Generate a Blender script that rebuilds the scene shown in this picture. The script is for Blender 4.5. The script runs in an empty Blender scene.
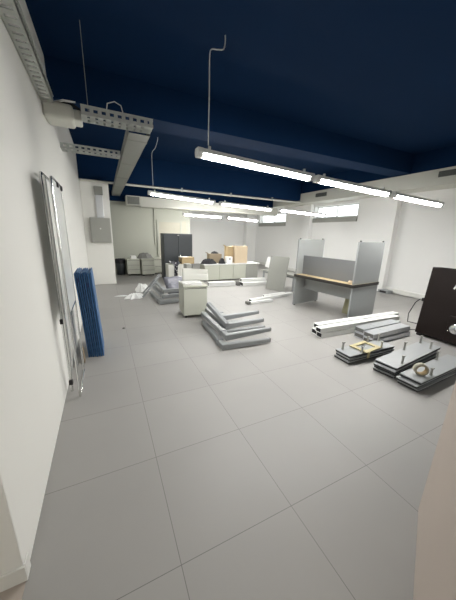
import bpy, math, random
from mathutils import Vector, Matrix
random.seed(7)
S = bpy.context.scene
COL = S.collection
R = math.radians

# ------------------------------------------------------------------ materials
MATS = {}
def mat(name, col, rough=.5, metal=0.0, noise=.04, nscale=6.0, bump=0.0, bscale=60.0, spec=.5, emit=None, estr=0.0, coat=0.0, alpha=None):
    m = bpy.data.materials.new(name); m.use_nodes = True
    nt = m.node_tree; b = nt.nodes['Principled BSDF']
    c4 = (col[0], col[1], col[2], 1)
    b.inputs['Roughness'].default_value = rough
    b.inputs['Metallic'].default_value = metal
    b.inputs['Specular IOR Level'].default_value = spec
    b.inputs['Coat Weight'].default_value = coat
    tc = nt.nodes.new('ShaderNodeTexCoord')
    n = nt.nodes.new('ShaderNodeTexNoise'); n.inputs['Scale'].default_value = nscale; n.inputs['Detail'].default_value = 4
    nt.links.new(tc.outputs['Object'], n.inputs['Vector'])
    mix = nt.nodes.new('ShaderNodeMix'); mix.data_type = 'RGBA'
    mix.inputs[6].default_value = (col[0]*(1-noise), col[1]*(1-noise), col[2]*(1-noise), 1)
    mix.inputs[7].default_value = (min(1, col[0]*(1+noise)), min(1, col[1]*(1+noise)), min(1, col[2]*(1+noise)), 1)
    nt.links.new(n.outputs['Fac'], mix.inputs[0])
    nt.links.new(mix.outputs[2], b.inputs['Base Color'])
    if bump:
        n2 = nt.nodes.new('ShaderNodeTexNoise'); n2.inputs['Scale'].default_value = bscale
        nt.links.new(tc.outputs['Object'], n2.inputs['Vector'])
        bp = nt.nodes.new('ShaderNodeBump'); bp.inputs['Strength'].default_value = bump; bp.inputs['Distance'].default_value = .01
        nt.links.new(n2.outputs['Fac'], bp.inputs['Height']); nt.links.new(bp.outputs['Normal'], b.inputs['Normal'])
    if emit:
        b.inputs['Emission Color'].default_value = (emit[0], emit[1], emit[2], 1)
        b.inputs['Emission Strength'].default_value = estr
    MATS[name] = m
    return m

mat('wall_white', (.83, .83, .815), .75, noise=.02, nscale=1.5, bump=.05, bscale=25)
mat('wall_cream', (.82, .815, .775), .72, noise=.025, nscale=1.3, bump=.05, bscale=25)
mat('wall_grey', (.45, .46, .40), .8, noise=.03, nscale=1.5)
mat('wall_beige', (.40, .345, .30), .75, noise=.02)
mat('navy', (.0048, .0215, .063), .8, noise=.10, nscale=.8, spec=.06)
mat('duct_white', (.62, .62, .56), .6, noise=.02)
mat('skirting', (.74, .74, .70), .5)
mat('galv', (.50, .52, .49), .42, .55, noise=.12, nscale=18)
mat('tray_grey', (.26, .265, .24), .45, .35, noise=.08, nscale=12)
mat('chrome', (.72, .73, .72), .16, 1.0, noise=.03)
mat('board_white', (.74, .76, .75), .25, noise=.02)
mat('blue', (.036, .12, .28), .5, noise=.12, nscale=9)
mat('blue_dark', (.015, .035, .14), .5)
mat('black', (.012, .012, .014), .5)
mat('rubber', (.02, .02, .02), .7)
mat('panel_grey', (.33, .335, .305), .5, noise=.02)
mat('ped', (.50, .51, .44), .5, noise=.02)
mat('ped_dark', (.16, .16, .15), .6)
mat('charcoal', (.042, .049, .055), .45, noise=.06)
mat('desk_grey', (.30, .315, .315), .5, noise=.02)
mat('desk_screen', (.165, .17, .175), .7, noise=.04, nscale=40)
mat('desk_edge', (.025, .022, .02), .5)
mat('wood_top', (.62, .50, .30), .45, noise=.10, nscale=5)
mat('card', (.42, .32, .18), .8, noise=.06)
mat('card_dark', (.30, .24, .16), .8, noise=.06)
mat('beech', (.58, .47, .33), .6, noise=.06, nscale=4)
mat('paper', (.82, .82, .80), .7, noise=.03)
mat('plastic_white', (.80, .81, .79), .4, noise=.02)
mat('steel_grey', (.29, .305, .31), .4, .1, noise=.05, nscale=12)
mat('alu', (.58, .60, .62), .32, .6, noise=.05, nscale=10)
mat('hole', (.02, .02, .022), .8)
mat('plate', (.36, .375, .38), .4, .1, noise=.05)
mat('plate_edge', (.022, .024, .028), .5)
mat('bracket', (.40, .40, .37), .35, .7)
mat('strap', (.52, .46, .26), .6, noise=.06)
mat('tape', (.36, .34, .27), .4, noise=.08)
mat('espresso', (.012, .0075, .0065), .5, noise=.15, nscale=3, spec=.2)
mat('lilac', (.165, .17, .205), .35, noise=.14, nscale=14, bump=.4, bscale=12)
mat('crumple', (.82, .83, .82), .4, noise=.05)
mat('fixture', (.74, .75, .73), .45)
mat('wire', (.66, .66, .63), .5)
mat('tube_glow', (.9, .9, .9), .5, emit=(1.0, .985, .95), estr=104.0)
mat('tube_glow_far', (.9, .9, .9), .5, emit=(1.0, .985, .95), estr=140.0)
mat('tube_glow_dim', (.9, .9, .9), .5, emit=(1.0, .985, .95), estr=58.0)
mat('cabinet_white', (.66, .66, .61), .5)
mat('olive', (.33, .32, .20), .6)
mat('grille', (.12, .13, .12), .6)
mat('bag_black', (.012, .012, .016), .55, noise=.2, nscale=10)

mat('door_cream', (.46, .44, .36), .6)

def floor_mat():
    m = bpy.data.materials.new('floor_tile'); m.use_nodes = True
    nt = m.node_tree; b = nt.nodes['Principled BSDF']; L = nt.links.new
    tc = nt.nodes.new('ShaderNodeTexCoord')
    mp = nt.nodes.new('ShaderNodeMapping'); mp.inputs['Location'].default_value = (-.2003, -.1789, 0)
    L(tc.outputs['Object'], mp.inputs['Vector'])
    br = nt.nodes.new('ShaderNodeTexBrick')
    br.offset = 0; br.squash = 1
    br.inputs['Scale'].default_value = 1
    br.inputs['Brick Width'].default_value = .65; br.inputs['Row Height'].default_value = .65
    br.inputs['Mortar Size'].default_value = .0017; br.inputs['Mortar Smooth'].default_value = .1
    br.inputs['Color1'].default_value = (.322, .314, .299, 1); br.inputs['Color2'].default_value = (.335, .327, .311, 1)
    br.inputs['Mortar'].default_value = (.15, .146, .141, 1)
    L(mp.outputs['Vector'], br.inputs['Vector'])
    n = nt.nodes.new('ShaderNodeTexNoise'); n.inputs['Scale'].default_value = 1.7; n.inputs['Detail'].default_value = 5
    L(tc.outputs['Object'], n.inputs['Vector'])
    r = nt.nodes.new('ShaderNodeMapRange'); r.inputs['To Min'].default_value = .94; r.inputs['To Max'].default_value = 1.06
    L(n.outputs['Fac'], r.inputs['Value'])
    mx = nt.nodes.new('ShaderNodeMix'); mx.data_type = 'RGBA'; mx.blend_type = 'MULTIPLY'; mx.inputs[0].default_value = 1
    L(br.outputs['Color'], mx.inputs[6]); L(r.outputs['Result'], mx.inputs[7])
    L(mx.outputs[2], b.inputs['Base Color'])
    b.inputs['Roughness'].default_value = .5
    b.inputs['Specular IOR Level'].default_value = .6
    MATS['floor'] = m
floor_mat()

def glass_mat():
    m = bpy.data.materials.new('window_glass'); m.use_nodes = True
    nt = m.node_tree; nt.nodes.clear(); L = nt.links.new
    o = nt.nodes.new('ShaderNodeOutputMaterial'); t = nt.nodes.new('ShaderNodeBsdfTransparent')
    t.inputs['Color'].default_value = (.93, .95, .95, 1)
    g = nt.nodes.new('ShaderNodeBsdfGlossy'); g.inputs['Roughness'].default_value = .05
    mx = nt.nodes.new('ShaderNodeMixShader'); mx.inputs[0].default_value = .06
    L(t.outputs[0], mx.inputs[1]); L(g.outputs[0], mx.inputs[2]); L(mx.outputs[0], o.inputs['Surface'])
    MATS['glass'] = m
glass_mat()

def checker_mat():
    m = bpy.data.materials.new('spotted_cloth'); m.use_nodes = True
    nt = m.node_tree; b = nt.nodes['Principled BSDF']; L = nt.links.new
    tc = nt.nodes.new('ShaderNodeTexCoord'); v = nt.nodes.new('ShaderNodeTexVoronoi'); v.inputs['Scale'].default_value = 17
    L(tc.outputs['Object'], v.inputs['Vector'])
    cr = nt.nodes.new('ShaderNodeValToRGB'); cr.color_ramp.interpolation = 'CONSTANT'
    cr.color_ramp.elements[0].color = (.5, .5, .5, 1); cr.color_ramp.elements[1].position = .33; cr.color_ramp.elements[1].color = (.012, .012, .02, 1)
    L(v.outputs['Distance'], cr.inputs['Fac']); L(cr.outputs['Color'], b.inputs['Base Color'])
    b.inputs['Roughness'].default_value = .85
    MATS['spotted'] = m
checker_mat()

# ------------------------------------------------------------------ mesh builder
class MB:
    def __init__(s): s.v = []; s.f = []; s.sm = []
    def add(s, vs, fs, smooth=False, M=None):
        k = len(s.v)
        for p in vs:
            p = Vector(p)
            s.v.append(tuple(M @ p) if M else tuple(p))
        for f in fs: s.f.append([i + k for i in f]); s.sm.append(smooth)
        return s
    def box(s, x0, x1, y0, y1, z0, z1, M=None):
        vs = [(x, y, z) for z in (z0, z1) for y in (y0, y1) for x in (x0, x1)]
        return s.add(vs, [(0, 2, 3, 1), (4, 5, 7, 6), (0, 1, 5, 4), (2, 6, 7, 3), (0, 4, 6, 2), (1, 3, 7, 5)], False, M)
    def bar(s, a, b, w, h, up=(0, 0, 1), w2=None, h2=None):
        """rectangular bar from a to b, optionally tapering"""
        a, b = Vector(a), Vector(b); d = (b - a).normalized(); u = Vector(up)
        sd = d.cross(u).normalized(); u = sd.cross(d).normalized()
        w2 = w if w2 is None else w2; h2 = h if h2 is None else h2
        vs = []
        for p, ww, hh in ((a, w, h), (b, w2, h2)):
            for i, j in ((-1, -1), (1, -1), (1, 1), (-1, 1)):
                vs.append(p + sd * (i * ww / 2) + u * (j * hh / 2))
        return s.add(vs, [(3, 2, 1, 0), (4, 5, 6, 7), (0, 1, 5, 4), (1, 2, 6, 5), (2, 3, 7, 6), (3, 0, 4, 7)])
    def tube(s, pts, r, n=10, cap=True):
        pts = [Vector(p) for p in pts]; rings = []
        t = (pts[1] - pts[0]).normalized()
        a = t.orthogonal().normalized()
        rs = r if isinstance(r, (list, tuple)) else [r] * len(pts)
        for i, p in enumerate(pts):
            if i == 0: t = (pts[1] - pts[0])
            elif i == len(pts) - 1: t = (pts[-1] - pts[-2])
            else: t = (pts[i + 1] - pts[i]).normalized() + (pts[i] - pts[i - 1]).normalized()
            t.normalize(); a = (a - t * a.dot(t)).normalized(); b = t.cross(a)
            rings.append([p + (a * math.cos(2 * math.pi * k / n) + b * math.sin(2 * math.pi * k / n)) * rs[i] for k in range(n)])
        vs = [q for rg in rings for q in rg]; fs = []
        for i in range(len(pts) - 1):
            for k in range(n):
                fs.append((i * n + k, i * n + (k + 1) % n, (i + 1) * n + (k + 1) % n, (i + 1) * n + k))
        s.add(vs, fs, True)
        if cap:
            s.add(rings[0], [tuple(range(n))[::-1]]); s.add(rings[-1], [tuple(range(n))])
        return s
    def lathe(s, prof, n=32, M=None):
        vs = []; fs = []
        for r, z in prof:
            for k in range(n): vs.append((r * math.cos(2 * math.pi * k / n), r * math.sin(2 * math.pi * k / n), z))
        m = len(prof)
        for i in range(m - 1):
            for k in range(n): fs.append((i * n + k, i * n + (k + 1) % n, (i + 1) * n + (k + 1) % n, (i + 1) * n + k))
        return s.add(vs, fs, True, M)
    def prism(s, poly, axis, a, b, M=None):
        """extrude a 2-D outline along an axis between a and b"""
        def P(p, t): return {'x': (t, p[0], p[1]), 'y': (p[0], t, p[1]), 'z': (p[0], p[1], t)}[axis]
        n = len(poly)
        vs = [P(p, a) for p in poly] + [P(p, b) for p in poly]
        fs = [tuple(range(n))[::-1], tuple(range(n, 2 * n))] + [(i, (i + 1) % n, n + (i + 1) % n, n + i) for i in range(n)]
        return s.add(vs, fs, False, M)
    def build(s, name, m, parent=None, bevel=0, seg=2):
        me = bpy.data.meshes.new(name); me.from_pydata(s.v, [], s.f); me.update()
        import bmesh
        bm = bmesh.new(); bm.from_mesh(me); bmesh.ops.recalc_face_normals(bm, faces=bm.faces); bm.to_mesh(me); bm.free()
        for p, q in zip(me.polygons, s.sm): p.use_smooth = q
        o = bpy.data.objects.new(name, me); COL.objects.link(o)
        me.materials.append(MATS[m])
        if parent: o.parent = parent
        if bevel:
            bv = o.modifiers.new('bevel', 'BEVEL'); bv.width = bevel; bv.segments = seg; bv.limit_method = 'ANGLE'
        return o

def tag(o, label, cat, group=None):
    o['label'] = label; o['category'] = cat
    if group: o['group'] = group
    return o
def thing(name, label, cat, loc=(0, 0, 0), rz=0, group=None):
    o = bpy.data.objects.new(name, None); COL.objects.link(o)
    o.empty_display_size = .1
    o.location = loc; o.rotation_euler = (0, 0, rz)
    return tag(o, label, cat, group)
def place(o, loc, rz=0, rot=None):
    o.location = loc; o.rotation_euler = rot if rot else (0, 0, rz); return o
def struct(name, mb, m, label=None, bevel=0, parent=None):
    o = mb.build(name, m, parent, bevel)
    if parent is None:
        o['kind'] = 'structure'
        if label: o['label'] = label
    return o
def dup(root, loc, rz, label, group=None, rot=None):
    r = root.copy(); COL.objects.link(r); r.location = loc; r.rotation_euler = rot if rot else (0, 0, rz)
    r['label'] = label
    if group: r['group'] = group
    for ch in list(root.children):
        c = ch.copy(); COL.objects.link(c); c.parent = r
        for g in list(ch.children):
            d = g.copy(); COL.objects.link(d); d.parent = c
    return r

# ------------------------------------------------------------------ room shell
HC = 3.43
XR = 7.3
struct('floor', MB().box(-1.9, 7.7, -1.7, 12.6, -.1, 0), 'floor', 'grey large format floor tiles with thin dark joints')
struct('ceiling', MB().box(-1.9, 7.7, -1.7, 12.6, HC, HC + .1), 'navy', 'dark navy painted ceiling')
struct('wall_left', MB().box(-1.9, -.44, 1.07, 10.0, 0, HC), 'wall_cream', 'long cream wall on the left', .006)
struct('wall_entry_left', MB().box(-1.9, -1.7, -1.7, 1.07, 0, HC), 'wall_cream')
struct('wall_front', MB().box(-1.7, 7.7, -1.7, -1.5, 0, HC), 'wall_cream')
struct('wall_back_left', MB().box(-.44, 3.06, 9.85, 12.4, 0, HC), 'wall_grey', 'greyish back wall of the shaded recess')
struct('wall_back', MB().box(3.06, 7.7, 12.2, 12.6, 0, HC), 'wall_white', 'white far back wall')
# right wall with two window openings
W1 = (9.45, 11.55, 2.06, 2.47); W2 = (5.85, 7.72, 2.16, 2.57)
mb = MB()
mb.box(XR, 7.7, -1.5, W2[0], 0, HC).box(XR, 7.7, W2[1], W1[0], 0, HC).box(XR, 7.7, W1[1], 12.2, 0, HC)
for w in (W1, W2):
    mb.box(XR, 7.7, w[0], w[1], 0, w[2]).box(XR, 7.7, w[0], w[1], w[3], HC)
struct('wall_right', mb, 'wall_white', 'white right wall with two high windows')
for i, w in enumerate((W1, W2)):
    y0, y1, z0, z1 = w
    f = MB()
    f.box(7.44, 7.49, y0, y1, z0, z0 + .04).box(7.44, 7.49, y0, y1, z1 - .04, z1)
    f.box(7.44, 7.49, y0, y0 + .04, z0, z1).box(7.44, 7.49, y1 - .04, y1, z0, z1).box(7.44, 7.49, (y0 + y1) / 2 - .02, (y0 + y1) / 2 + .02, z0, z1)
    wo = struct('window_%d' % (i + 1), f, 'plastic_white', ['far high strip window beyond the column', 'near high strip window above the desk'][i])
    MB().box(7.46, 7.466, y0 + .04, y1 - .04, z0 + .04, z1 - .04).build('pane', 'glass', wo)
    MB().prism([(XR - .045, z0 - .16), (XR, z0 - .16), (XR, z0), (7.44, z0 + .012), (XR - .045, z0 - .02)], 'y', y0 - .03, y1 + .03).build('sill', 'panel_grey', wo, .004)
# columns and beams
struct('trim_1', MB().box(XR - .17, XR, 4.52, 4.95, 0, 2.66), 'wall_white', 'nearer white column on the right wall', .006)
struct('trim_2', MB().box(XR - .17, XR, 7.76, 8.2, 0, 2.66), 'wall_white', 'white column between the two windows', .006)
struct('trim_3', MB().box(6.72, XR, 11.85, 12.2, 0, HC), 'wall_white', 'white column in the far corner', .006)
struct('trim_4', MB().box(-.44, .23, 7.95, 8.6, 0, 2.74), 'wall_cream', 'cream pillar standing out from the left wall', .008)
struct('trim_5', MB().box(-.44, 6.75, 4.1, 4.55, 3.02, HC), 'navy', 'nearer navy ceiling beam')
struct('trim_6', MB().box(-.44, 6.7, 7.9, 8.45, 2.76, HC), 'navy', 'middle navy ceiling beam')
struct('trim_7', MB().box(-.44, 6.7, 9.62, 9.85, 2.46, HC), 'navy', 'far navy ceiling beam over the grey wall')
struct('trim_12', MB().box(6.75, XR, -1.5, 12.0, 3.0, HC), 'navy', 'navy ceiling drop over the side duct')
# baseboards and cable trunking
struct('baseboard_left', MB().box(-1.7, -.432, 1.058, 1.07, 0, .085).box(-.44, -.432, 1.07, 1.12, 0, .085), 'skirting', None, .003)
struct('baseboard_right', MB().box(XR - .05, XR, -1.5, 4.52, .02, .14).box(XR - .05, XR, 4.95, 7.76, .02, .14).box(XR - .05, XR, 8.2, 11.85, .02, .14), 'skirting', 'white cable trunking along the right wall', .006)
struct('trim_8', MB().box(-1.7, -.44, -1.5, 1.058, 0.0005, .004), 'wall_beige', 'beige threshold strip by the wall end')
# near right wall end
M = Matrix.Translation((1.52, .51, 0)) @ Matrix.Rotation(math.atan2(.21, .43), 4, 'Z')
struct('wall_near', MB().box(-1.0, 0, -.14, 0, 0, HC, M), 'wall_beige', 'pinkish beige end of a near wall on the right edge', .008)
# door in the grey recess
d = MB(); d.box(1.80, 1.87, 9.80, 9.85, 0, 1.92).box(2.66, 2.73, 9.80, 9.85, 0, 1.92).box(1.87, 2.66, 9.80, 9.85, 1.85, 1.92)
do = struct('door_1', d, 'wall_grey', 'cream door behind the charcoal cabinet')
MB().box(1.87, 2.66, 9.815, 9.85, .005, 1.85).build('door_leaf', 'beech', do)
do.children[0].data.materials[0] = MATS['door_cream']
MB().tube([(2.58, 9.815, .95), (2.58, 9.77, .95), (2.47, 9.77, .95)], .01).build('door_handle', 'chrome', do)
struct('trim_9', MB().box(2.73, 2.90, 9.82, 9.85, 0, 1.90), 'door_cream', 'cream strip right of the door')

# ------------------------------------------------------------------ ducts, vents, conduits
def vent(name, x, y0, y1, z0, z1, label):
    t = thing(name, label, 'vent', (x, (y0 + y1) / 2, z0), 0, 'air vents in the side duct')
    w = (y1 - y0) / 2; h = z1 - z0
    f = MB().box(-.012, 0, -w, w, 0, .025).box(-.012, 0, -w, w, h - .025, h).box(-.012, 0, -w, -w + .025, 0, h).box(-.012, 0, w - .025, w, 0, h)
    f.build('vent_frame', 'duct_white', t)
    MB().box(-.003, 0, -w + .02, w - .02, .02, h - .02).build('backing', 'hole', t)
    s = MB()
    for k in range(7):
        z = .03 + (h - .06) * (k + .5) / 7
        s.box(-.010, -.002, -w + .02, w - .02, z - .005, z + .005)
    s.build('louvre', 'grille', t)
struct('trim_10', MB().box(6.7, XR, -1.5, 12.0, 2.66, 3.0), 'duct_white', 'boxed white duct along the right wall', .006)
vent('air_vent', 6.7, 6.6, 7.15, 2.77, 2.94, 'grey louvred vent in the duct above the high window')
vent('air_vent', 6.7, 3.0, 3.5, 2.80, 2.97, 'grey louvred vent in the duct at the right edge')
struct('trim_11', MB().box(1.2, 6.7, 9.25, 9.62, 2.29, 2.60), 'duct_white', 'boxed white duct across the back', .006)
t = thing('air_conditioner', 'pale boxed ceiling air unit with square grille at end of tray', 'air unit', (.97, 9.2, 2.31))
MB().box(-.21, .22, .01, .42, 0, .29).build('housing', 'duct_white', t, .006)
MB().box(-.18, .19, .0, .01, .03, .26).build('grille_backing', 'grille', t)
g = MB()
for k in range(8): g.box(-.18, .19, -.012, .0, .035 + k * .029, .043 + k * .029)
g.build('louvre', 'panel_grey', t)
# long pipe under the middle beam
mb = MB().tube([(-.42, 7.84, 2.715), (2, 7.84, 2.70), (5, 7.84, 2.69), (6.69, 7.84, 2.685)], .028, 12)
t = thing('ceiling_pipe', 'long pale pipe running under the middle navy beam', 'pipe', (0, 0, 0))
mb.build('pipe', 'duct_white', t)
for x in (.6, 2.2, 3.8, 5.4): MB().box(x - .015, x + .015, 7.80, 7.875, 2.66, 2.765).build('pipe_clip', 'galv', t)
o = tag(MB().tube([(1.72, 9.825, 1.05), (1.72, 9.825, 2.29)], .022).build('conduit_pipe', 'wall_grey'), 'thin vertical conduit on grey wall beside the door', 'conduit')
# electric box and trunking on the pillar
t = thing('electrical_panel', 'grey electrical cabinet mounted high on the cream pillar', 'electrical box', (-.05, 7.95, 1.18))
MB().box(-.24, .25, -.12, 0, 0, .64).build('housing', 'panel_grey', t, .006)
MB().box(-.225, .235, -.132, -.12, .015, .625).build('panel_door', 'panel_grey', t, .004)
MB().tube([(0, -.132, .36), (0, -.15, .36)], .016, 14).build('lock', 'plastic_white', t)
t = thing('cable_duct', 'pale metal cable duct rising from the electrical cabinet', 'cable duct', (-.02, 7.95, 1.82))
MB().box(-.085, .085, -.07, 0, 0, .58).build('cover', 'alu', t, .005)
MB().box(-.10, .10, -.09, 0, .58, .78).build('elbow', 'tray_grey', t, .005)

# ------------------------------------------------------------------ cable trays
def tray_mesh(L, w, h, slots=True, th=.004):
    """open channel along +Y, base centred at the origin"""
    m = MB()
    if slots:
        m.box(-w / 2, -w / 2 + .022, 0, L, 0, th).box(w / 2 - .022, w / 2, 0, L, 0, th)
        if w > .15: m.box(-.02, .02, 0, L, 0, th)
        p = .075; n = int(L / p)
        for k in range(n + 1):
            y = min(k * p, L - .05); m.box(-w / 2 + .02, w / 2 - .02, y, y + .048, 0, th)
        for sx in (-w / 2, w / 2 - th):
            m.box(sx, sx + th, 0, L, 0, h * .34).box(sx, sx + th, 0, L, h * .68, h)
            for k in range(n + 1):
                y = min(k * p, L - .04); m.box(sx, sx + th, y, y + .036, h * .3, h * .7)
    else:
        m.box(-w / 2, w / 2, 0, L, 0, th).box(-w / 2, -w / 2 + th, 0, L, 0, h).box(w / 2 - th, w / 2, 0, L, 0, h)
    for sx in (-1, 1):
        m.box(sx * w / 2 - .007, sx * w / 2 + .007, 0, L, h - .004, h)
    return m
o = tag(tray_mesh(4.66, .105, .06).build('cable_tray', 'galv'), 'perforated cable tray running along the top of left wall', 'cable tray')
place(o, (-.386, -1.25, 2.72))
t = thing('junction_box', 'rounded white junction box where the wall tray turns', 'junction box', (-.27, 3.58, 2.60))
MB().box(-.17, .10, -.16, .13, 0, .15).build('housing', 'duct_white', t, .035, 4)
MB().box(.08, .17, -.12, .09, .02, .125).build('spout', 'duct_white', t, .02, 3)
MB().tube([(-.06, -.10, .155), (.02, -.16, .165), (.13, -.17, .17)], .012).build('clamp_bar', 'chrome', t)
MB().tube([(-.02, -.10, .165), (.1, -.10, .16), (.2, -.06, .12)], .016).build('cable', 'black', t)
o = tag(tray_mesh(.695, .22, .085).build('cable_tray', 'galv'), 'short perforated cable tray crossing from the white junction box', 'cable tray')
place(o, (-.095, 3.36, 2.62), -math.pi / 2)
o = tag(tray_mesh(.78, .20, .07).build('cable_tray', 'galv'), 'second short crossing tray, from left wall to the long tray', 'cable tray')
place(o, (-.4395, 4.72, 2.615), -math.pi / 2)
t = thing('cable_tray', 'long plain grey cable tray running to the back wall', 'cable tray', (.48, 3.475, 2.60))
tray_mesh(6.35, .24, .085, False).build('channel', 'tray_grey', t)
for k in range(5): MB().box(-.123, .123, .25 + 1.3 * k, .30 + 1.3 * k, -.004, 0).build('joint_plate', 'tray_grey', t)
tag(MB().tube([(-.03, 3.33, 2.63), (-.03, 3.33, HC)], .003, 8).build('threaded_rod', 'panel_grey'), 'thin hanging rod holding up the short crossing tray by the junction box', 'rod')
tag(MB().tube([(.14, 3.25, 2.70), (.15, 3.25, 2.76), (.22, 3.25, 2.79), (.28, 3.26, 2.77), (.30, 3.27, 2.70)], .005, 8).build('cable_loop', 'wire'), 'small loop of wire sticking out of the short crossing tray', 'cable')

# ------------------------------------------------------------------ tube lights
def fixture(a, b, label, group, glow='tube_glow'):
    a, b = Vector(a), Vector(b); L = (b - a).length
    t = thing('tube_light', label, 'light', a, 0, group)
    d = (b - a)
    t.rotation_euler = (0, -math.asin(d.z / L), math.atan2(d.y, d.x))
    m = MB().prism([(-.06, .0), (.06, .0), (.045, .045), (-.045, .045)], 'x', 0, L).build('housing', 'fixture', t, .004)
    pr = [(.043 * math.cos(math.pi + math.pi * k / 10), -.001 + .040 * math.sin(math.pi + math.pi * k / 10)) for k in range(11)]
    MB().prism(pr, 'x', .06, L - .06).build('diffuser', glow, t)
    for x0 in (-.004, L - .062):
        MB().prism([(-.062, .0), (.062, .0), (.047, .048), (-.047, .048), ][::1], 'x', x0, x0 + .066).prism([(-.056, 0), (-.038, -.040), (.038, -.040), (.056, 0)], 'x', x0, x0 + .066).build('end_cap', 'fixture', t, .006)
    for x0 in (.14, L - .14):
        MB().box(x0 - .012, x0 + .012, -.012, .012, .045, .085).build('hanger', 'fixture', t)
    return t
ROW = {1: ('tube lights in the nearest row'), 2: ('tube lights in the middle row'), 3: ('tube lights in the far row')}
fixture((.95, 2.8, 2.32), (2.53, 2.8, 2.25), 'largest tube light, nearest row, hung on the bent wire', ROW[1])
fixture((2.60, 2.8, 2.245), (4.14, 2.8, 2.19), 'tube light in middle of the nearest row', ROW[1])
fixture((4.23, 2.8, 2.185), (5.68, 2.8, 2.135), 'tube light at right end of the nearest row', ROW[1])
fixture((.96, 6.1, 2.32), (2.52, 6.1, 2.235), 'tube light at left end of the middle row, below straight wire', ROW[2], 'tube_glow_dim')
fixture((2.66, 6.1, 2.225), (4.22, 6.1, 2.175), 'tube light second from left in the middle row', ROW[2], 'tube_glow_dim')
fixture((4.45, 6.1, 2.19), (6.2, 6.1, 2.135), 'tube light at right end of the middle row, in front of the windows', ROW[2], 'tube_glow_dim')
fixture((2.35, 8.3, 2.07), (3.72, 8.3, 2.05), 'left tube light of the far row, over the black bag', ROW[3], 'tube_glow_far')
fixture((3.90, 8.3, 2.05), (5.17, 8.3, 1.995), 'right tube light of the far row, left of the far window', ROW[3], 'tube_glow_far')
def wire(name, pts, label):
    # smooth curve through points, as a mesh tube
    P = [Vector(p) for p in pts]; out = []
    for i in range(len(P) - 1):
        p0 = P[max(i - 1, 0)]; p1 = P[i]; p2 = P[i + 1]; p3 = P[min(i + 2, len(P) - 1)]
        for k in range(6):
            s = k / 6
            out.append(.5 * ((2 * p1) + (p2 - p0) * s + (2 * p0 - 5 * p1 + 4 * p2 - p3) * s * s + (3 * p1 - p0 - 3 * p2 + p3) * s ** 3))
    out.append(P[-1])
    return tag(MB().tube(out, .006, 8).build(name, 'wire'), label, 'wire')
wire('hanging_wire', [(1.27, 2.85, HC), (1.27, 2.85, 3.38), (1.245, 2.83, 3.30), (1.17, 2.81, 3.265), (1.10, 2.8, 3.24), (1.085, 2.8, 3.16), (1.085, 2.8, 2.9), (1.08, 2.8, 2.6), (1.08, 2.8, 2.405)], 'bent white hanging wire above the largest tube light')
wire('hanging_wire', [(1.21, 6.1, HC), (1.20, 6.1, 3.36), (1.15, 6.1, 3.22), (1.08, 6.1, 3.12), (1.07, 6.1, 2.9), (1.07, 6.1, 2.405)], 'thin hanging wire above left end of the middle light row')

# ------------------------------------------------------------------ left wall: folded board stand and blue boards
t = thing('whiteboard_stand', 'glossy whiteboard on tall folded chrome stand against the left wall', 'whiteboard', (-.32, 2.43, 0))
fr = MB(); RR = .009
fr.tube([(0, 0, RR), (0, 0, 1.86), (0, .015, 1.885), (0, .04, 1.895), (0, .50, 1.895)], RR, 10)
fr.build('near_post', 'chrome', t)
MB().tube([(0, .52, RR), (0, .52, 1.875), (0, .50, 1.895)], RR, 10).build('far_post', 'chrome', t)
MB().tube([(0, 0, RR), (0, .52, RR)], RR, 10).build('base_rail', 'chrome', t)
MB().tube([(0, 0, .80), (0, .52, .80)], .008, 10).build('board_rail', 'chrome', t)
rf = MB()
rf.tube([(-.075, .12, RR), (-.075, .12, 1.90), (-.075, .14, 1.93), (-.075, .64, 1.93)], .012, 10)
rf.tube([(-.075, .64, RR), (-.075, .64, 1.93)], .012, 10)
rf.tube([(-.045, .04, .35), (-.045, .04, 1.9)], .012, 10)
rf.tube([(-.075, .12, .1), (-.045, .04, .35)], .010, 10)
rf.build('rear_frame', 'chrome', t)
MB().box(-.006, .004, .012, .508, .81, 1.885).build('board', 'board_white', t, .002)
for y, z, x in ((.27, 1.87, .008), (.49, 1.87, .008)):
    MB().box(x - .008, x + .010, y - .022, y + .022, z - .02, z + .02).build('clip', 'black', t, .004)
for y, z in ((.12, .72), (.12, .11)):
    MB().box(-.09, -.058, y - .03, y + .012, z - .022, z + .022).build('clamp', 'rubber', t, .004)

grp = 'blue boards stacked on edge by the left wall'
N = 8
for k in range(N):
    lean = R(2.6)
    x = -.292 + k * .0225
    L_ = .46 - (k % 3) * .03
    y0 = 3.25 + (.010 if k % 2 else 0) - k * .004
    b = MB().box(-.0075, .0075, 0, L_, 0, 1.035 + (.010 if k % 3 else 0))
    names = {0: 'blue board standing on edge, closest to the left wall', N - 1: 'outermost blue board standing on edge, farthest from left wall'}
    ords = ['', 'second', 'third', 'fourth', 'fifth', 'sixth', 'seventh']
    o = b.build('blue_board', 'blue', None, .0025)
    tag(o, names.get(k, '%s blue board from the left wall in the stack on edge' % (ords[k] if k < 7 else '')), 'board', grp)
    place(o, (x + .012, y0, .002), rot=(0, -lean, 0))
    if k in (1, 5):
        MB().box(-.01, .012, -.004, .03, .93 - .06 * (k == 5), .98 - .06 * (k == 5)).build('dark_patch', 'blue_dark', o)
t = tag(MB().box(-.012, .008, 0, .10, 0, .17).build('wood_offcut', 'card_dark', None, .003), 'small brown offcut tucked beside the blue boards', 'offcut')
place(t, (-.325, 3.12, 0.001), rot=(0, R(-2), 0))

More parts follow.
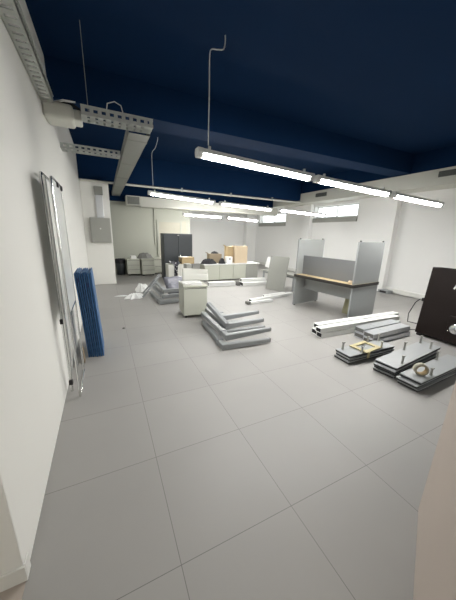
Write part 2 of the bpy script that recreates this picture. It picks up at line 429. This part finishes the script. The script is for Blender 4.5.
# ------------------------------------------------------------------ back left recess: bin, pedestals, cabinet
t = thing('waste_bin', 'dark waste bin with black liner beside the far pedestals', 'bin', (.46, 9.66, 0))
MB().lathe([(.0, 0), (.125, 0), (.145, .30), (.155, .48), (.14, .48), (.12, .05), (0, .05)], 28).build('bin_body', 'charcoal', t)
lm = MB(); prof = []
vs = []; n = 36
for r, z in ((.158, .40), (.166, .50), (.160, .545), (.135, .545), (.11, .46)):
    for k in range(n): vs.append(((r + random.uniform(-.008, .008)) * math.cos(2 * math.pi * k / n), (r + random.uniform(-.008, .008)) * math.sin(2 * math.pi * k / n), z + random.uniform(-.015, .015)))
lm.add(vs, [(i * n + k, i * n + (k + 1) % n, (i + 1) * n + (k + 1) % n, (i + 1) * n + k) for i in range(4) for k in range(n)], True)
lm.build('bin_liner', 'bag_black', t)

def pedestal(label, loc, rz, w=.40, d=.48, h=.57, drawers=3, group=None, name='drawer_pedestal'):
    t = thing(name, label, 'drawer unit', loc, rz, group)
    MB().box(-w / 2, w / 2, 0, d, .05, h - .022).build('carcass', 'ped', t, .004)
    MB().box(-w / 2 - .006, w / 2 + .006, -.02, d, h - .022, h).build('top_panel', 'ped', t, .004)
    z = .06; hh = (h - .03 - .065) / drawers
    for k in range(drawers):
        dr = MB().box(-w / 2 + .004, w / 2 - .004, -.018, 0, z + k * hh + .004, z + (k + 1) * hh - .004).build('drawer', 'ped', t, .003)
        MB().box(-w / 2 + .02, w / 2 - .02, -.022, -.0175, z + (k + 1) * hh - .016, z + (k + 1) * hh - .006).build('pull', 'ped_dark', dr)
    for sx in (-1, 1):
        for y in (.06, d - .06):
            x = sx * (w / 2 - .05)
            MB().tube([(x - .014, y, .026), (x + .014, y, .026)], .026, 14).box(x - .012, x + .012, y - .012, y + .012, .03, .052).build('caster', 'black', t)
    return t
g = 'drawer pedestals against the grey wall'
pedestal('left one of the pale drawer pedestals, next to the bin', (.86, 9.28, 0), 0, .42, .48, .57, 3, g)
pedestal('pale drawer pedestal pulled out in front between its neighbours', (1.32, 9.08, 0), R(3), .42, .48, .57, 3, g)
pedestal('rightmost pale drawer pedestal at the grey wall, half hidden', (1.72, 9.36, 0), 0, .30, .48, .57, 2, g)

def crumple(name, m, sx, sy, h, label, cat, loc, rz=0, n=26, seed=1, rag=.35, peak=1.0):
    rnd = random.Random(seed); me = MB(); vs = []; fs = []
    ph = [(rnd.uniform(3, 9), rnd.uniform(3, 9), rnd.uniform(0, 6.28), rnd.uniform(.3, 1)) for _ in range(9)]
    edge = [1 - rag * rnd.random() for _ in range(24)]
    rings = 10; seg = 40
    for i in range(rings + 1):
        for k in range(seg):
            a = 2 * math.pi * k / seg
            q = k * 24 / seg; e = edge[int(q) % 24] * (1 - q % 1) + edge[(int(q) + 1) % 24] * (q % 1)
            rr = i / rings * e
            x, y = rr * math.cos(a), rr * math.sin(a)
            zz = sum(w * abs(math.sin(fx * x + fy * y + p)) for fx, fy, p, w in ph) / 5
            fall = (1 - (i / rings) ** 4)
            vs.append((x * sx / 2, y * sy / 2, .004 + h * fall * (.35 + .65 * zz) * peak + rnd.uniform(0, .38) * h * fall))
    for i in range(rings):
        for k in range(seg): fs.append((i * seg + k, i * seg + (k + 1) % seg, (i + 1) * seg + (k + 1) % seg, (i + 1) * seg + k))
    # flat underside
    base = len(vs); vs.append((0, 0, .001))
    fs += [(base, rings * seg + (k + 1) % seg, rings * seg + k) for k in range(seg)]
    me.add(vs, fs); o = me.build(name, m); tag(o, label, cat); place(o, loc, rz); return o
crumple('paper_pile', 'ped_dark', .66, .26, .15, 'crumpled grey heap of papers and cables on the far pedestals', 'papers', (1.25, 9.42, .571), 0, seed=3)
o = tag(MB().box(0, .17, 0, .14, 0, .10).build('small_box', 'paper', None, .006), 'small pale box at left of the papers on the far pedestals', 'box')
place(o, (.80, 9.36, .571), R(8))

t = thing('steel_cabinet', 'tall charcoal two door steel cabinet in front of the cream door', 'cabinet', (2.14, 8.12, 0))
MB().box(-.46, .46, .02, .52, 0, 1.46).build('carcass', 'charcoal', t, .006)
for sx in (-1, 1):
    dd = MB().box(sx * .003 if sx > 0 else -.455, .455 if sx > 0 else -.003, 0, .02, .06, 1.43).build('cabinet_door', 'charcoal', t, .004)
MB().box(-.03, .03, -.008, .0, 1.40, 1.425).build('badge', 'chrome', t, .002)
MB().tube([(.05, -.002, .85), (.05, -.03, .85), (.05, -.03, .70), (.05, -.002, .70)], .007).build('handle', 'chrome', t)

t = thing('low_cabinet', 'low white cabinet in front of the charcoal steel cabinet', 'cabinet', (2.03, 7.55, 0))
MB().box(-.36, .36, .02, .42, 0.05, .56).build('carcass', 'cabinet_white', t, .004)
MB().box(-.34, .34, .05, .42, 0, .05).build('plinth', 'ped_dark', t)
for sx in (-1, 1):
    MB().box(-.355 if sx < 0 else .003, -.003 if sx < 0 else .355, 0, .02, .06, .55).build('cabinet_door', 'cabinet_white', t, .003)
# spotted cloth: a heap on top plus a strip hanging over the front
vs = []; fs = []; nu, nv = 26, 18
rnd = random.Random(5)
for i in range(nu):
    for j in range(nv):
        u = i / (nu - 1); v = j / (nv - 1)
        s = u * .70
        wid = .36 if u < .42 else max(.10, .36 - .26 * (u - .42) / .12)
        x = (v - .5) * wid - .02 - .03 * u
        if s < .36: y = .36 - s; z = .01 + .09 * math.sin(math.pi * s / .36) * (.5 + .5 * math.sin(9 * v + 3 * u) ** 2)
        else: y = -.012 - .012 * (1 + math.sin(14 * v)); z = -(s - .36)
        vs.append((x + rnd.uniform(-.006, .006), y, z + rnd.uniform(-.004, .004)))
for i in range(nu - 1):
    for j in range(nv - 1): fs.append((i * nv + j, i * nv + j + 1, (i + 1) * nv + j + 1, (i + 1) * nv + j))
o = MB().add(vs, fs, True).build('spotted_cloth', 'spotted'); so = o.modifiers.new('thick', 'SOLIDIFY'); so.thickness = .006
tag(o, 'black and white spotted cloth hanging over the low white cabinet', 'cloth'); place(o, (1.93, 7.55, .562))

def carton(name, w, d, h, label, loc, rz=0, m='card', flap=True, tape=True):
    t = thing(name, label, 'box', loc, rz)
    MB().box(-w / 2, w / 2, -d / 2, d / 2, 0, h).build('box_body', m, t, .004)
    if tape: MB().box(-w / 2 - .001, w / 2 + .001, -.025, .025, h - .05, h + .001).build('tape', 'tape', t)
    if flap:
        MB().bar((-w / 2, -d / 2, h + .004), (-w / 2 - .07, -d / 2, h + .05), d * .98, .004, up=(0, 0, 1)).build('flap', m, t)
        t.children[-1].location = (0, d / 2, 0)
    return t
carton('cardboard_box', .40, .30, .20, 'brown cardboard box on the low white cabinet', (2.30, 7.80, .562), R(4), 'card', False)
o = tag(MB().box(-.13, .13, -.09, .09, 0, .012).build('paper_sheet', 'paper'), 'white papers lying on top of the brown cardboard box', 'paper'); place(o, (2.20, 7.78, .763), R(12))
carton('metal_box', .15, .25, .68, 'narrow grey box standing behind the paper-topped pedestal', (2.02, 6.75, 0), R(5), 'panel_grey', False, False)

# ------------------------------------------------------------------ low sideboard with boxes
g = 'low pale cupboards in a row at the back'
xs = [2.80, 3.31, 3.81, 4.30, 4.78]
lab = ['leftmost low pale cupboard, below the black bag', 'low pale cupboard second from left, below the white box', 'low pale cupboard third from left, below the tall beige box', 'rightmost low pale cupboard at the back']
for k in range(4):
    w = xs[k + 1] - xs[k]
    t = thing('low_cupboard', lab[k], 'cupboard', (xs[k], 7.5, 0), 0, g)
    MB().box(.002, w - .002, .02, .45, .03, .52).build('carcass', 'ped', t, .003)
    MB().box(.006, w - .006, 0, .02, .04, .515).build('cupboard_door', 'panel_grey' if k == 3 else 'ped', t, .003)
    MB().box(.02, w - .02, .06, .45, 0, .03).build('plinth', 'ped_dark', t)
o = tag(MB().box(2.76, 4.82, 7.47, 7.97, .522, .548).build('worktop', 'plastic_white', None, .004), 'white worktop over the row of low cupboards', 'worktop')
crumple('black_bag', 'bag_black', .62, .24, .13, 'slumped black bag on the white worktop', 'bag', (2.98, 7.61, .549), 0, seed=8, rag=.3)
crumple('black_garment', 'bag_black', .26, .2, .14, 'black bundle on the worktop beside the small white box', 'bundle', (3.44, 7.61, .549), 0, seed=9, rag=.3)
carton('carton', .44, .22, .30, 'open brown carton behind the black bag', (3.27, 7.86, .549), 0, 'card_dark', True, False)
MB_ = crumple('black_garment', 'bag_black', .34, .2, .06, 'black bundle lying on top of the open brown carton', 'bundle', (3.28, 7.86, .852), 0, seed=12)
t = carton('white_box', .20, .18, .22, 'small white box between the black bag and the tall beige box', (3.70, 7.65, .549), 0, 'paper', False, False)
MB().box(-.03, .03, -.093, -.0895, .13, .17).build('mark', 'ped_dark', t)
t = carton('carton', .24, .2, .54, 'tall brown carton left of the tall beige box', (3.80, 7.87, .549), 0, 'card', True, False)
carton('beige_box', .48, .30, .56, 'tall beige box, biggest on the white worktop', (4.17, 7.80, .549), 0, 'beech', False, False)
o = tag(MB().box(-.13, .13, -.1, .1, 0, .025).build('folded_cloth', 'ped_dark', None, .008), 'dark folded cloth lying on top of the tall beige box', 'cloth'); place(o, (4.12, 7.80, 1.112), R(9))

# ------------------------------------------------------------------ middle: paper-topped pedestal, sheets
t = pedestal('pale pedestal with papers on top, standing alone mid room', (1.40, 4.22, 0), R(-6), .43, .52, .60, 1, None)
def sheet_stack(label, loc, rz, w, d, n, m='paper', name='paper_stack', seed=1):
    rnd = random.Random(seed); mb = MB(); z = 0
    for k in range(n):
        h = rnd.uniform(.003, .008); M = Matrix.Translation((rnd.uniform(-.02, .02), rnd.uniform(-.02, .02), z)) @ Matrix.Rotation(rnd.uniform(-.2, .2), 4, 'Z')
        mb.box(-w / 2, w / 2, -d / 2, d / 2, 0, h, M); z += h
    o = mb.build(name, m); tag(o, label, 'papers'); place(o, loc, rz); return o
sheet_stack('loose white papers stacked on the lone pale pedestal', (1.39, 4.42, .601), R(-6), .34, .26, 5, seed=2)
# padded foam sheet leaning up from the back of the pedestal
vs = []; fs = []; nu, nv = 10, 14
for i in range(nu):
    for j in range(nv):
        u = i / (nu - 1); v = j / (nv - 1)
        vs.append(((v - .5) * .50, .04 * math.sin(3 * v + 1) + .05 * u, .24 * u - (.03 * v if u > .5 else 0)))
for i in range(nu - 1):
    for j in range(nv - 1): fs.append((i * nv + j, i * nv + j + 1, (i + 1) * nv + j + 1, (i + 1) * nv + j))
o = MB().add(vs, fs, True).build('foam_sheet', 'ped'); so = o.modifiers.new('thick', 'SOLIDIFY'); so.thickness = .03
o.data.materials[0] = MATS['cabinet_white']
tag(o, 'white padded sheet standing upright at back of the lone pedestal', 'sheet'); place(o, (1.55, 4.66, .603), R(-3))

# ------------------------------------------------------------------ steel leg frames
def leg_frame(Lb, La, name='desk_leg_frame'):
    """two thick tubes at a right angle with a rounded foot end and a sleeve"""
    t = thing(name, '', 'leg frame')
    MB().bar((0, 0, .045), (0, Lb, .045), .07, .075).build('upright', 'steel_grey', t, .012, 3)
    MB().bar((-.035, .03, .042), (La, .03, .052), .07, .092, w2=.055, h2=.06).build('foot', 'steel_grey', t, .014, 3)
    MB().box(-.045, .045, .16, .24, .003, .092).build('sleeve', 'steel_grey', t, .006)
    MB().bar((-.03, Lb - .03, .045), (.06, Lb - .03, .045), .05, .05).build('top_arm', 'steel_grey', t, .008)
    MB().box(La - .012, La + .008, .008, .052, .022, .080).build('end_cap', 'ped_dark', t, .006)
    return t
g = 'grey steel desk legs heaped on the floor'
f0 = leg_frame(1.05, .70); f0['group'] = g; f0['label'] = 'lowest grey steel desk leg at the front of the near heap'
place(f0, (1.33, 2.80, .002), rot=(0, 0, R(-5)))
dup(f0, (1.42, 2.88, .095), 0, 'grey steel desk leg lying on top of the lowest one in the near heap', g, rot=(R(1.5), R(-1), R(-1)))
f1 = leg_frame(.90, .66); f1['group'] = g; f1['label'] = 'grey steel desk leg in the middle of the near heap, on the floor'
place(f1, (1.58, 3.24, .002), rot=(0, 0, R(-4)))
dup(f1, (1.59, 3.27, .097), 0, 'grey steel desk leg in the middle of the near heap, upper one', g, rot=(R(.5), R(-1), R(-1)))
dup(f1, (1.71, 3.58, .003), 0, 'grey steel desk leg at the back of the near heap, lower one', g, rot=(0, 0, R(-6)))
dup(f1, (1.72, 3.64, .098), 0, 'grey steel desk leg at the back of the near heap, upper one', g, rot=(R(1), R(-2), R(-2)))
o = tag(MB().bar((1.50, 3.10, .24), (1.37, 3.52, .46), .065, .065).build('steel_post', 'steel_grey', None, .010), 'grey steel post sticking up across the near heap of desk legs', 'post', g)

g2 = 'grey steel desk legs heaped beside the white plastic'
dup(f0, (1.00, 5.30, .002), 0, 'lowest grey desk leg under the lilac wrapped panel in the far heap', g2, rot=(0, 0, R(3)))
dup(f0, (1.08, 5.42, .098), 0, 'grey desk leg lying across the lowest one in the far heap', g2, rot=(0, 0, R(2)))
dup(f0, (1.12, 5.50, .195), 0, 'topmost grey desk leg in the far heap', g2, rot=(R(1), 0, R(1)))
# lilac wrapped panel
mb = MB(); nx, ny = 16, 20; vs = []; rnd = random.Random(4)
for j in range(ny):
    for i in range(nx):
        x = i / (nx - 1) - .5; y = j / (ny - 1) - .5
        e = max(abs(x), abs(y)) * 2
        vs.append((x * .80, y * .62, .09 * (1 - e ** 8) + rnd.uniform(-.010, .010) + .012 * math.sin(11 * x + 5 * y)))
fs = [(j * nx + i, j * nx + i + 1, (j + 1) * nx + i + 1, (j + 1) * nx + i) for j in range(ny - 1) for i in range(nx - 1)]
rim = [i for i in range(nx)] + [(j * nx + nx - 1) for j in range(1, ny)] + [((ny - 1) * nx + i) for i in range(nx - 2, -1, -1)] + [(j * nx) for j in range(ny - 2, 0, -1)]
fs.append(tuple(rim))
o = mb.add(vs, fs, True).build('wrapped_panel', 'lilac'); tag(o, 'lilac grey panel in wrinkled plastic lying on the far leg heap', 'panel')
place(o, (1.61, 5.88, .25), rot=(R(36), R(3), R(8)))
o = tag(MB().bar((.70, 5.95, .03), (1.14, 6.08, .50), .038, .038).build('steel_post', 'steel_grey', None, .01), 'grey steel post leaning on the far leg heap beside the crumpled plastic', 'post', g2)
o = tag(MB().bar((.76, 6.36, .03), (1.18, 6.34, .50), .038, .038).build('steel_post', 'steel_grey', None, .01), 'grey steel post leaning on the far leg heap, behind the nearer post', 'post', g2)

crumple('plastic_sheet', 'crumple', .56, .46, .08, 'crumpled white plastic sheet flat on the floor, nearer one', 'plastic sheet', (.54, 6.10, 0), .4, seed=21, rag=.55)
crumple('plastic_bag', 'crumple', .46, .42, .14, 'bulky crumpled white plastic bag behind the flat plastic sheet', 'plastic bag', (.80, 6.78, 0), .2, seed=22, rag=.4)
o = crumple('plastic_strip', 'crumple', .36, .07, .02, 'thin white strip trailing left of the crumpled plastic sheet', 'strip', (.27, 6.32, 0), R(-6), seed=23, rag=.3)
o = tag(MB().lathe([(0, 0), (.02, 0), (.022, .008), (.012, .018), (0, .02)], 12).build('debris_lump', 'ped_dark'), 'small dark crumb alone on the floor right of the blue boards', 'debris'); place(o, (.17, 4.12, 0))

# ------------------------------------------------------------------ white channels on floor near the back
def channel(name, L, w, h, label, loc, rz, m='plastic_white', group=None, cat='channel', dark=True, rot=None, core='hole'):
    t = thing(name, label, cat, loc, rz, group)
    if rot: t.rotation_euler = rot
    th = .008
    b = MB().box(0, L, -w / 2, w / 2, 0, th).box(0, L, -w / 2, w / 2, h - th, h).box(0, L, -w / 2, -w / 2 + th, 0, h).box(0, L, w / 2 - th, w / 2, 0, h)
    b.build('casing', m, t, .003)
    MB().box(.012, L - .012, -w / 2 + th, w / 2 - th, th, h - th).build('core', core if dark else m, t)
    MB().box(L * .33, L * .33 + .03, -w / 2 - .003, w / 2 + .003, -.0, h + .003).build('joint_band', m, t)
    return t
g = 'white channels on the floor before the low cupboards'
channel('white_channel', .83, .16, .12, 'white channel on the floor left of the dark joint, before the cupboards', (2.64, 6.80, 0), R(-7), group=g)
channel('white_channel', .90, .30, .10, 'wide white channel on floor at right, before the cupboards', (3.64, 6.62, 0), R(-5), group=g)
channel('white_channel', .84, .12, .09, 'white channel lying on top of the wide one before the cupboards', (3.66, 6.68, .104), R(-5), group=g)
o = tag(MB().box(0, .10, 0, .14, 0, .11).build('end_block', 'ped_dark', None, .006), 'dark block between the two white channels before the cupboards', 'block'); place(o, (3.50, 6.59, .0), R(-5))
g = 'white strips on the floor left of the desk'
channel('white_strip', 1.45, .10, .06, 'longest white strip on the floor left of the desk', (2.93, 4.86, 0), R(11), group=g)
channel('white_strip', .62, .09, .05, 'short white strip in front of the longest strip left of the desk', (2.84, 4.71, 0), R(3), group=g)
channel('white_strip', .74, .08, .05, 'white strip behind the longest strip left of the desk', (3.48, 5.14, 0), R(9), group=g)
o = tag(MB().box(-.04, .04, -.05, .05, 0, .06).build('end_block', 'ped_dark', None, .01), 'dark end piece at left tip of the short white strip', 'block'); place(o, (2.79, 4.72, 0), R(10))

# leaning grey board, bench behind it and paper
t = thing('wall_bench', 'low grey bench frame behind the leaning grey board', 'bench', (4.42, 6.75, 0), math.atan2(-1.42, .2))
MB().box(0, 1.42, 0, .30, .415, .45).build('bench_top', 'panel_grey', t, .004)
for x in (.06, 1.30):
    for y in (.03, .25): MB().box(x, x + .04, y, y + .04, 0, .415).build('leg', 'steel_grey', t)
MB().box(.1, 1.3, .04, .06, .36, .40).build('apron', 'steel_grey', t)
a = Vector((4.12, 5.94, 0)); b_ = Vector((4.36, 5.50, 0)); dv = (b_ - a); ang = math.atan2(dv.y, dv.x)
o = tag(MB().box(0, .56, 0, .028, 0, .95).build('leaning_board', 'panel_grey', None, .004), 'plain grey board leaning against the low bench', 'board')
place(o, (4.10, 5.98, .002), rot=(R(-13), 0, ang))
o = tag(MB().box(-.15, .15, -.003, .003, 0, .32).build('white_sheet', 'paper'), 'white sheet standing on the low bench, left of leaning grey board', 'sheet')
place(o, (4.60, 6.58, .452), rot=(R(-8), R(18), R(-10)))
o.location.z = .505

# ------------------------------------------------------------------ desk with screens
TH = R(-83); t = thing('screened_desk', 'grey desk with high side screens and dark edged top', 'desk', (3.70, 4.31, 0), TH)
LD, DD, H1, H2 = 1.35, .86, .70, 1.44
for x0, nm in ((0, 'left'), (LD - .028, 'right')):
    MB().box(x0, x0 + .028, .01, DD - .02, .015, H1 - .035).build('side_panel', 'desk_grey', t, .003)
    for y in (.06, DD - .08): MB().lathe([(0, 0), (.018, 0), (.018, .015), (0, .015)], 12, Matrix.Translation((x0 + .014, y, 0))).build('foot', 'black', t)
    sc = MB().box(x0, x0 + .028, .01, DD - .02, H1 + .001, H2).build('side_screen', 'desk_grey', t, .003)
    for y in (.06, DD - .07): MB().box(x0 + .004, x0 + .024, y - .012, y + .012, H2, H2 + .022).build('clip', 'black', sc)
MB().box(.028, LD - .028, .30, .32, .36, H1 - .035).build('modesty_panel', 'desk_grey', t, .002)
tp = MB().box(-.006, LD + .006, .004, DD - .01, H1 - .034, H1).build('desk_top', 'wood_top', t, .002)
MB().box(-.012, LD + .012, -.008, .004, H1 - .055, H1 + .001).box(LD + .006, LD + .012, -.008, DD - .01, H1 - .055, H1 + .001).box(-.012, -.006, -.008, DD - .01, H1 - .055, H1 + .001).build('edge_band', 'desk_edge', tp)
MB().box(.028, LD - .028, .20, .23, H1 + .001, 1.10).build('back_screen', 'desk_screen', t, .003)
o = tag(MB().lathe([(0, 0), (.035, 0), (.045, .03), (.03, .055), (0, .06)], 16).build('small_bowl', 'beech'), 'small beige lump on desk top by the right screen', 'trinket')
M = Matrix.Translation((3.70, 4.31, 0)) @ Matrix.Rotation(TH, 4, 'Z')
place(o, M @ Vector((1.24, .10, H1 + .001)))
o = tag(MB().box(-.17, .17, -.012, .012, 0, .30).build('olive_board', 'olive', None, .003), 'small olive board leaning under the desk by its right panel', 'board')
p = M @ Vector((1.08, .50, .003)); place(o, p, rot=(R(-12), 0, TH))
t = thing('power_socket', 'dark socket box on the right wall, right of the desk', 'socket', (7.08, 4.42, .0))
MB().box(-.06, .16, -.16, .14, 0, .09).build('housing', 'steel_grey', t, .01)
MB().box(-.066, -.06, -.1, .08, .02, .07).build('face', 'black', t)

# ------------------------------------------------------------------ long channels and aluminium profiles
g = 'long white trunking piled right of centre'
A = math.atan2(.09, 1.8)
channel('long_trunking', 1.85, .12, .08, 'long white trunking at the front of the pile, on the floor', (2.88, 2.67, 0), R(-2), group=g, cat='trunking')
channel('long_trunking', 1.90, .12, .08, 'long white trunking at the back of the pile, on the floor', (2.91, 2.81, 0), R(-2), group=g, cat='trunking')
channel('long_trunking', 1.86, .12, .075, 'long white trunking on top of the pile, front', (2.86, 2.68, .083), R(-1.6), group=g, cat='trunking')
channel('long_trunking', 1.95, .12, .075, 'long white trunking on top of the pile, back', (2.95, 2.82, .083), R(-2), group=g, cat='trunking')
g = 'aluminium profiles in front of the white trunking'
prof = [((3.40, 2.22, 0), 1, 'aluminium profile at the front of the pile, on the floor'), ((3.45, 2.41, 0), .5, 'aluminium profile at the back of the pile, on the floor'), ((3.42, 2.24, .079), 1.5, 'aluminium profile on top of the pile, front one'), ((3.48, 2.44, .079), .5, 'aluminium profile on top of the pile, back one')]
for loc, a, l in prof:
    channel('aluminium_profile', .93, .165, .074, l, loc, R(a), 'alu', g, 'profile', core='ped_dark')

# ------------------------------------------------------------------ stacks of grey shelf panels
def shelf_panel(L, w, label, loc, rz, group, top=False):
    t = thing('shelf_panel', label, 'shelf', loc, rz, group)
    MB().box(0, L, 0, w, .019, .031).build('plate', 'plate', t, .003)
    MB().box(.006, L - .006, .006, .022, 0, .020).box(.006, L - .006, w - .022, w - .006, 0, .020).box(.006, .022, .022, w - .022, 0, .020).box(L - .022, L - .006, .022, w - .022, 0, .020).build('edge_rail', 'plate_edge', t)
    return t
def clampz(label, loc, h, group, rz=0):
    """a silver upright clamp with base, post and cross head"""
    t = thing('clamp_bracket', label, 'bracket', loc, rz, group)
    h += .025
    MB().box(-.008, .008, -.010, .010, 0, h).build('post', 'bracket', t, .002)
    MB().box(-.016, .026, -.011, .011, h - .008, h + .006).build('head', 'bracket', t, .002)
    MB().box(-.014, .014, -.012, .012, 0, .010).build('foot', 'bracket', t, .002)
    return t
def stack(origin, rz, L, w, n, who, group, pitch=.036, clamps=()):
    M = Matrix.Translation(origin) @ Matrix.Rotation(rz, 4, 'Z')
    pos = ['bottom', 'second', 'third', 'fourth']
    for k in range(n):
        off = M @ Vector((random.uniform(-.025, .025), random.uniform(-.01, .01), .004 + k * pitch))
        nm = 'top' if k == n - 1 else ('bottom' if k == 0 else 'middle')
        shelf_panel(L, w, '%s grey shelf panel of the %s' % (nm if nm != 'middle' or n == 3 else ('second lowest' if k == 1 else 'third lowest'), who), off, rz + random.uniform(-.012, .012), group)
    for i, (x, y, h, l) in enumerate(clamps):
        clampz(l, M @ Vector((x, y, .004 + n * pitch - .005)), h, group + ' clamps', rz)
    return M
who1 = 'leftmost stack, under the yellow strap'
M1 = stack((2.60, 1.87, 0), R(-1), .84, .23, 3, who1, 'shelf panels in the leftmost stack', clamps=(
    (.07, .19, .07, 'silver clamp at far left corner of the leftmost shelf stack'), (.22, .025, .06, 'silver clamp at front edge of the leftmost shelf stack'),
    (.55, .20, .07, 'silver clamp at back edge of the leftmost shelf stack'), (.60, .03, .06, 'silver clamp at front right of the leftmost shelf stack'), (.78, .20, .07, 'silver clamp at far right corner of the leftmost shelf stack')))
who2 = 'middle stack, touching the right one'
M2 = stack((2.76, 1.43, 0), R(6), 1.15, .24, 4, who2, 'shelf panels in the middle stack', pitch=.034, clamps=(
    (.20, .03, .07, 'silver clamp at front edge of the middle shelf stack'), (.62, .20, .08, 'silver clamp at back edge of the middle shelf stack'), (.98, .05, .07, 'silver clamp at front right of the middle shelf stack'), (1.07, .20, .08, 'silver clamp at far right corner of the middle shelf stack')))
who3 = 'right front stack, under the tape roll'
M3 = stack((2.75, 1.18, 0), R(2.5), 1.05, .21, 3, who3, 'shelf panels in the front right stack', pitch=.040, clamps=(
    (.28, .03, .05, 'silver clamp at front edge of the right front shelf stack'), (.75, .18, .08, 'silver clamp at back edge of the right front shelf stack')))
# strap frame over the leftmost stack
t = thing('packing_strap', 'yellowish cardboard strap frame lying over the leftmost shelf stack', 'strap', M1 @ Vector((.40, .115, .115)), R(6))
mb = MB().box(-.17, .17, .07, .12, 0, .012).box(-.17, .17, -.12, -.07, 0, .012).box(-.17, -.11, -.07, .07, 0, .012).box(.11, .17, -.07, .07, 0, .012)
mb.build('frame', 'strap', t, .002)
MB().box(-.15, -.11, -.132, -.12, -.07, .012).build('hanging_end', 'strap', t)
# tape roll
t = thing('tape_roll', 'roll of beige tape standing on the front right shelf stack', 'tape', M3 @ Vector((.17, .085, .1825)), R(-42))
MR = Matrix.Rotation(R(90), 4, 'X')
MB().lathe([(.050, -.026), (.066, -.026), (.066, .026), (.050, .026), (.050, -.026)], 36, MR).build('tape_winding', 'tape', t)
MB().lathe([(.046, -.028), (.0502, -.028), (.0502, .028), (.046, .028), (.046, -.028)], 36, MR).build('core', 'card', t)

# ------------------------------------------------------------------ dark cabinet at right edge
t = thing('dark_unit', 'dark brown cabinet with silver knob at the right edge', 'cabinet', (4.50, 2.18, 0), R(-90))
TILT = Matrix.Rotation(R(-5), 4, 'X')
pts = []
W = .95
outline = [(0, .015), (W, .015), (W, 1.02)] + [(W * (1 - k / 8), 1.02 + .075 * math.sin(math.pi / 2 * min(1, k / 4))) for k in range(1, 8)] + [(0, 1.085)]
MB().prism(outline, 'y', .0, .40, TILT).build('body', 'espresso', t, .008)
MB().box(.40, W - .02, -.030, .001, .03, .42, TILT).build('lower_front', 'espresso', t, .008)
kn = Matrix.Translation((.515, -.034, .24)); kn = TILT @ kn @ Matrix.Rotation(R(90), 4, 'X')
MB().lathe([(0, .03), (.055, .03), (.07, .022), (.078, .0), (0, .0)], 32, kn).build('knob', 'chrome', t)
MB().lathe([(0, .004), (.008, .004), (.008, 0), (0, 0)], 12, TILT @ Matrix.Translation((.43, -.031, .19)) @ Matrix.Rotation(R(90), 4, 'X')).build('stud', 'chrome', t)
lg = MB()
lg.bar((.345, -.002, .80), (.385, -.002, .93), .022, .005, up=(0, 1, 0)).bar((.385, -.002, .93), (.425, -.002, .80), .022, .005, up=(0, 1, 0)).bar((.362, -.002, .845), (.408, -.002, .845), .018, .004, up=(0, 1, 0))
lo = lg.build('letter_mark', 'plastic_white', t)
for v in lo.data.vertices: v.co = TILT @ v.co
MB().box(-.03, .0, .05, .10, .53, .58).build('plug', 'black', t, .006)
for x0 in (.03, .86): MB().box(x0, x0 + .06, .0, .05, -.021, .018).build('foot', 'black', t)
for o in list(t.children): o.location.z = .022
tag(MB().tube([(4.53, 2.22, .58), (4.58, 2.30, .50), (4.72, 2.44, .25), (4.90, 2.52, .05), (5.05, 2.52, .010), (5.10, 2.36, .008), (4.95, 2.24, .008), (4.75, 2.25, .008), (4.62, 2.32, .006)], .007, 8).build('power_cable', 'black'), 'black cable drooping to the floor behind the dark brown cabinet', 'cable')

# ------------------------------------------------------------------ world, camera, view
w = bpy.data.worlds.new('world'); S.world = w; w.use_nodes = True
bg = w.node_tree.nodes['Background']; bg.inputs['Color'].default_value = (.95, .98, 1, 1); bg.inputs['Strength'].default_value = 3.5

la = bpy.data.lights.new('entry_lamp', 'AREA'); la.shape = 'RECTANGLE'; la.size = 1.2; la.size_y = .12; la.energy = 22; la.color = (1, .96, .90)
lo = bpy.data.objects.new('entry_lamp', la); COL.objects.link(lo); lo.location = (-.6, -1.0, 3.2)
f, yaw, pitch, roll, h = 252.94, .45288, .2579, .0295, 1.51835
fw = Vector((math.sin(yaw) * math.cos(pitch), math.cos(yaw) * math.cos(pitch), -math.sin(pitch)))
r0 = Vector((math.cos(yaw), -math.sin(yaw), 0)); u0 = r0.cross(fw)
r = r0 * math.cos(roll) + u0 * math.sin(roll); u = -r0 * math.sin(roll) + u0 * math.cos(roll)
cd = bpy.data.cameras.new('camera'); co = bpy.data.objects.new('camera', cd); COL.objects.link(co)
cd.sensor_fit = 'VERTICAL'; cd.sensor_height = 24; cd.lens = f * 24 / 600; cd.clip_start = .02; cd.clip_end = 100
b3 = -fw
co.matrix_world = Matrix(((r.x, u.x, b3.x, 0), (r.y, u.y, b3.y, 0), (r.z, u.z, b3.z, h), (0, 0, 0, 1)))
S.camera = co
S.view_settings.view_transform = 'Standard'; S.view_settings.look = 'None'; S.view_settings.gamma = 1
S.view_settings.use_curve_mapping = False
S.view_settings.exposure = 0.17
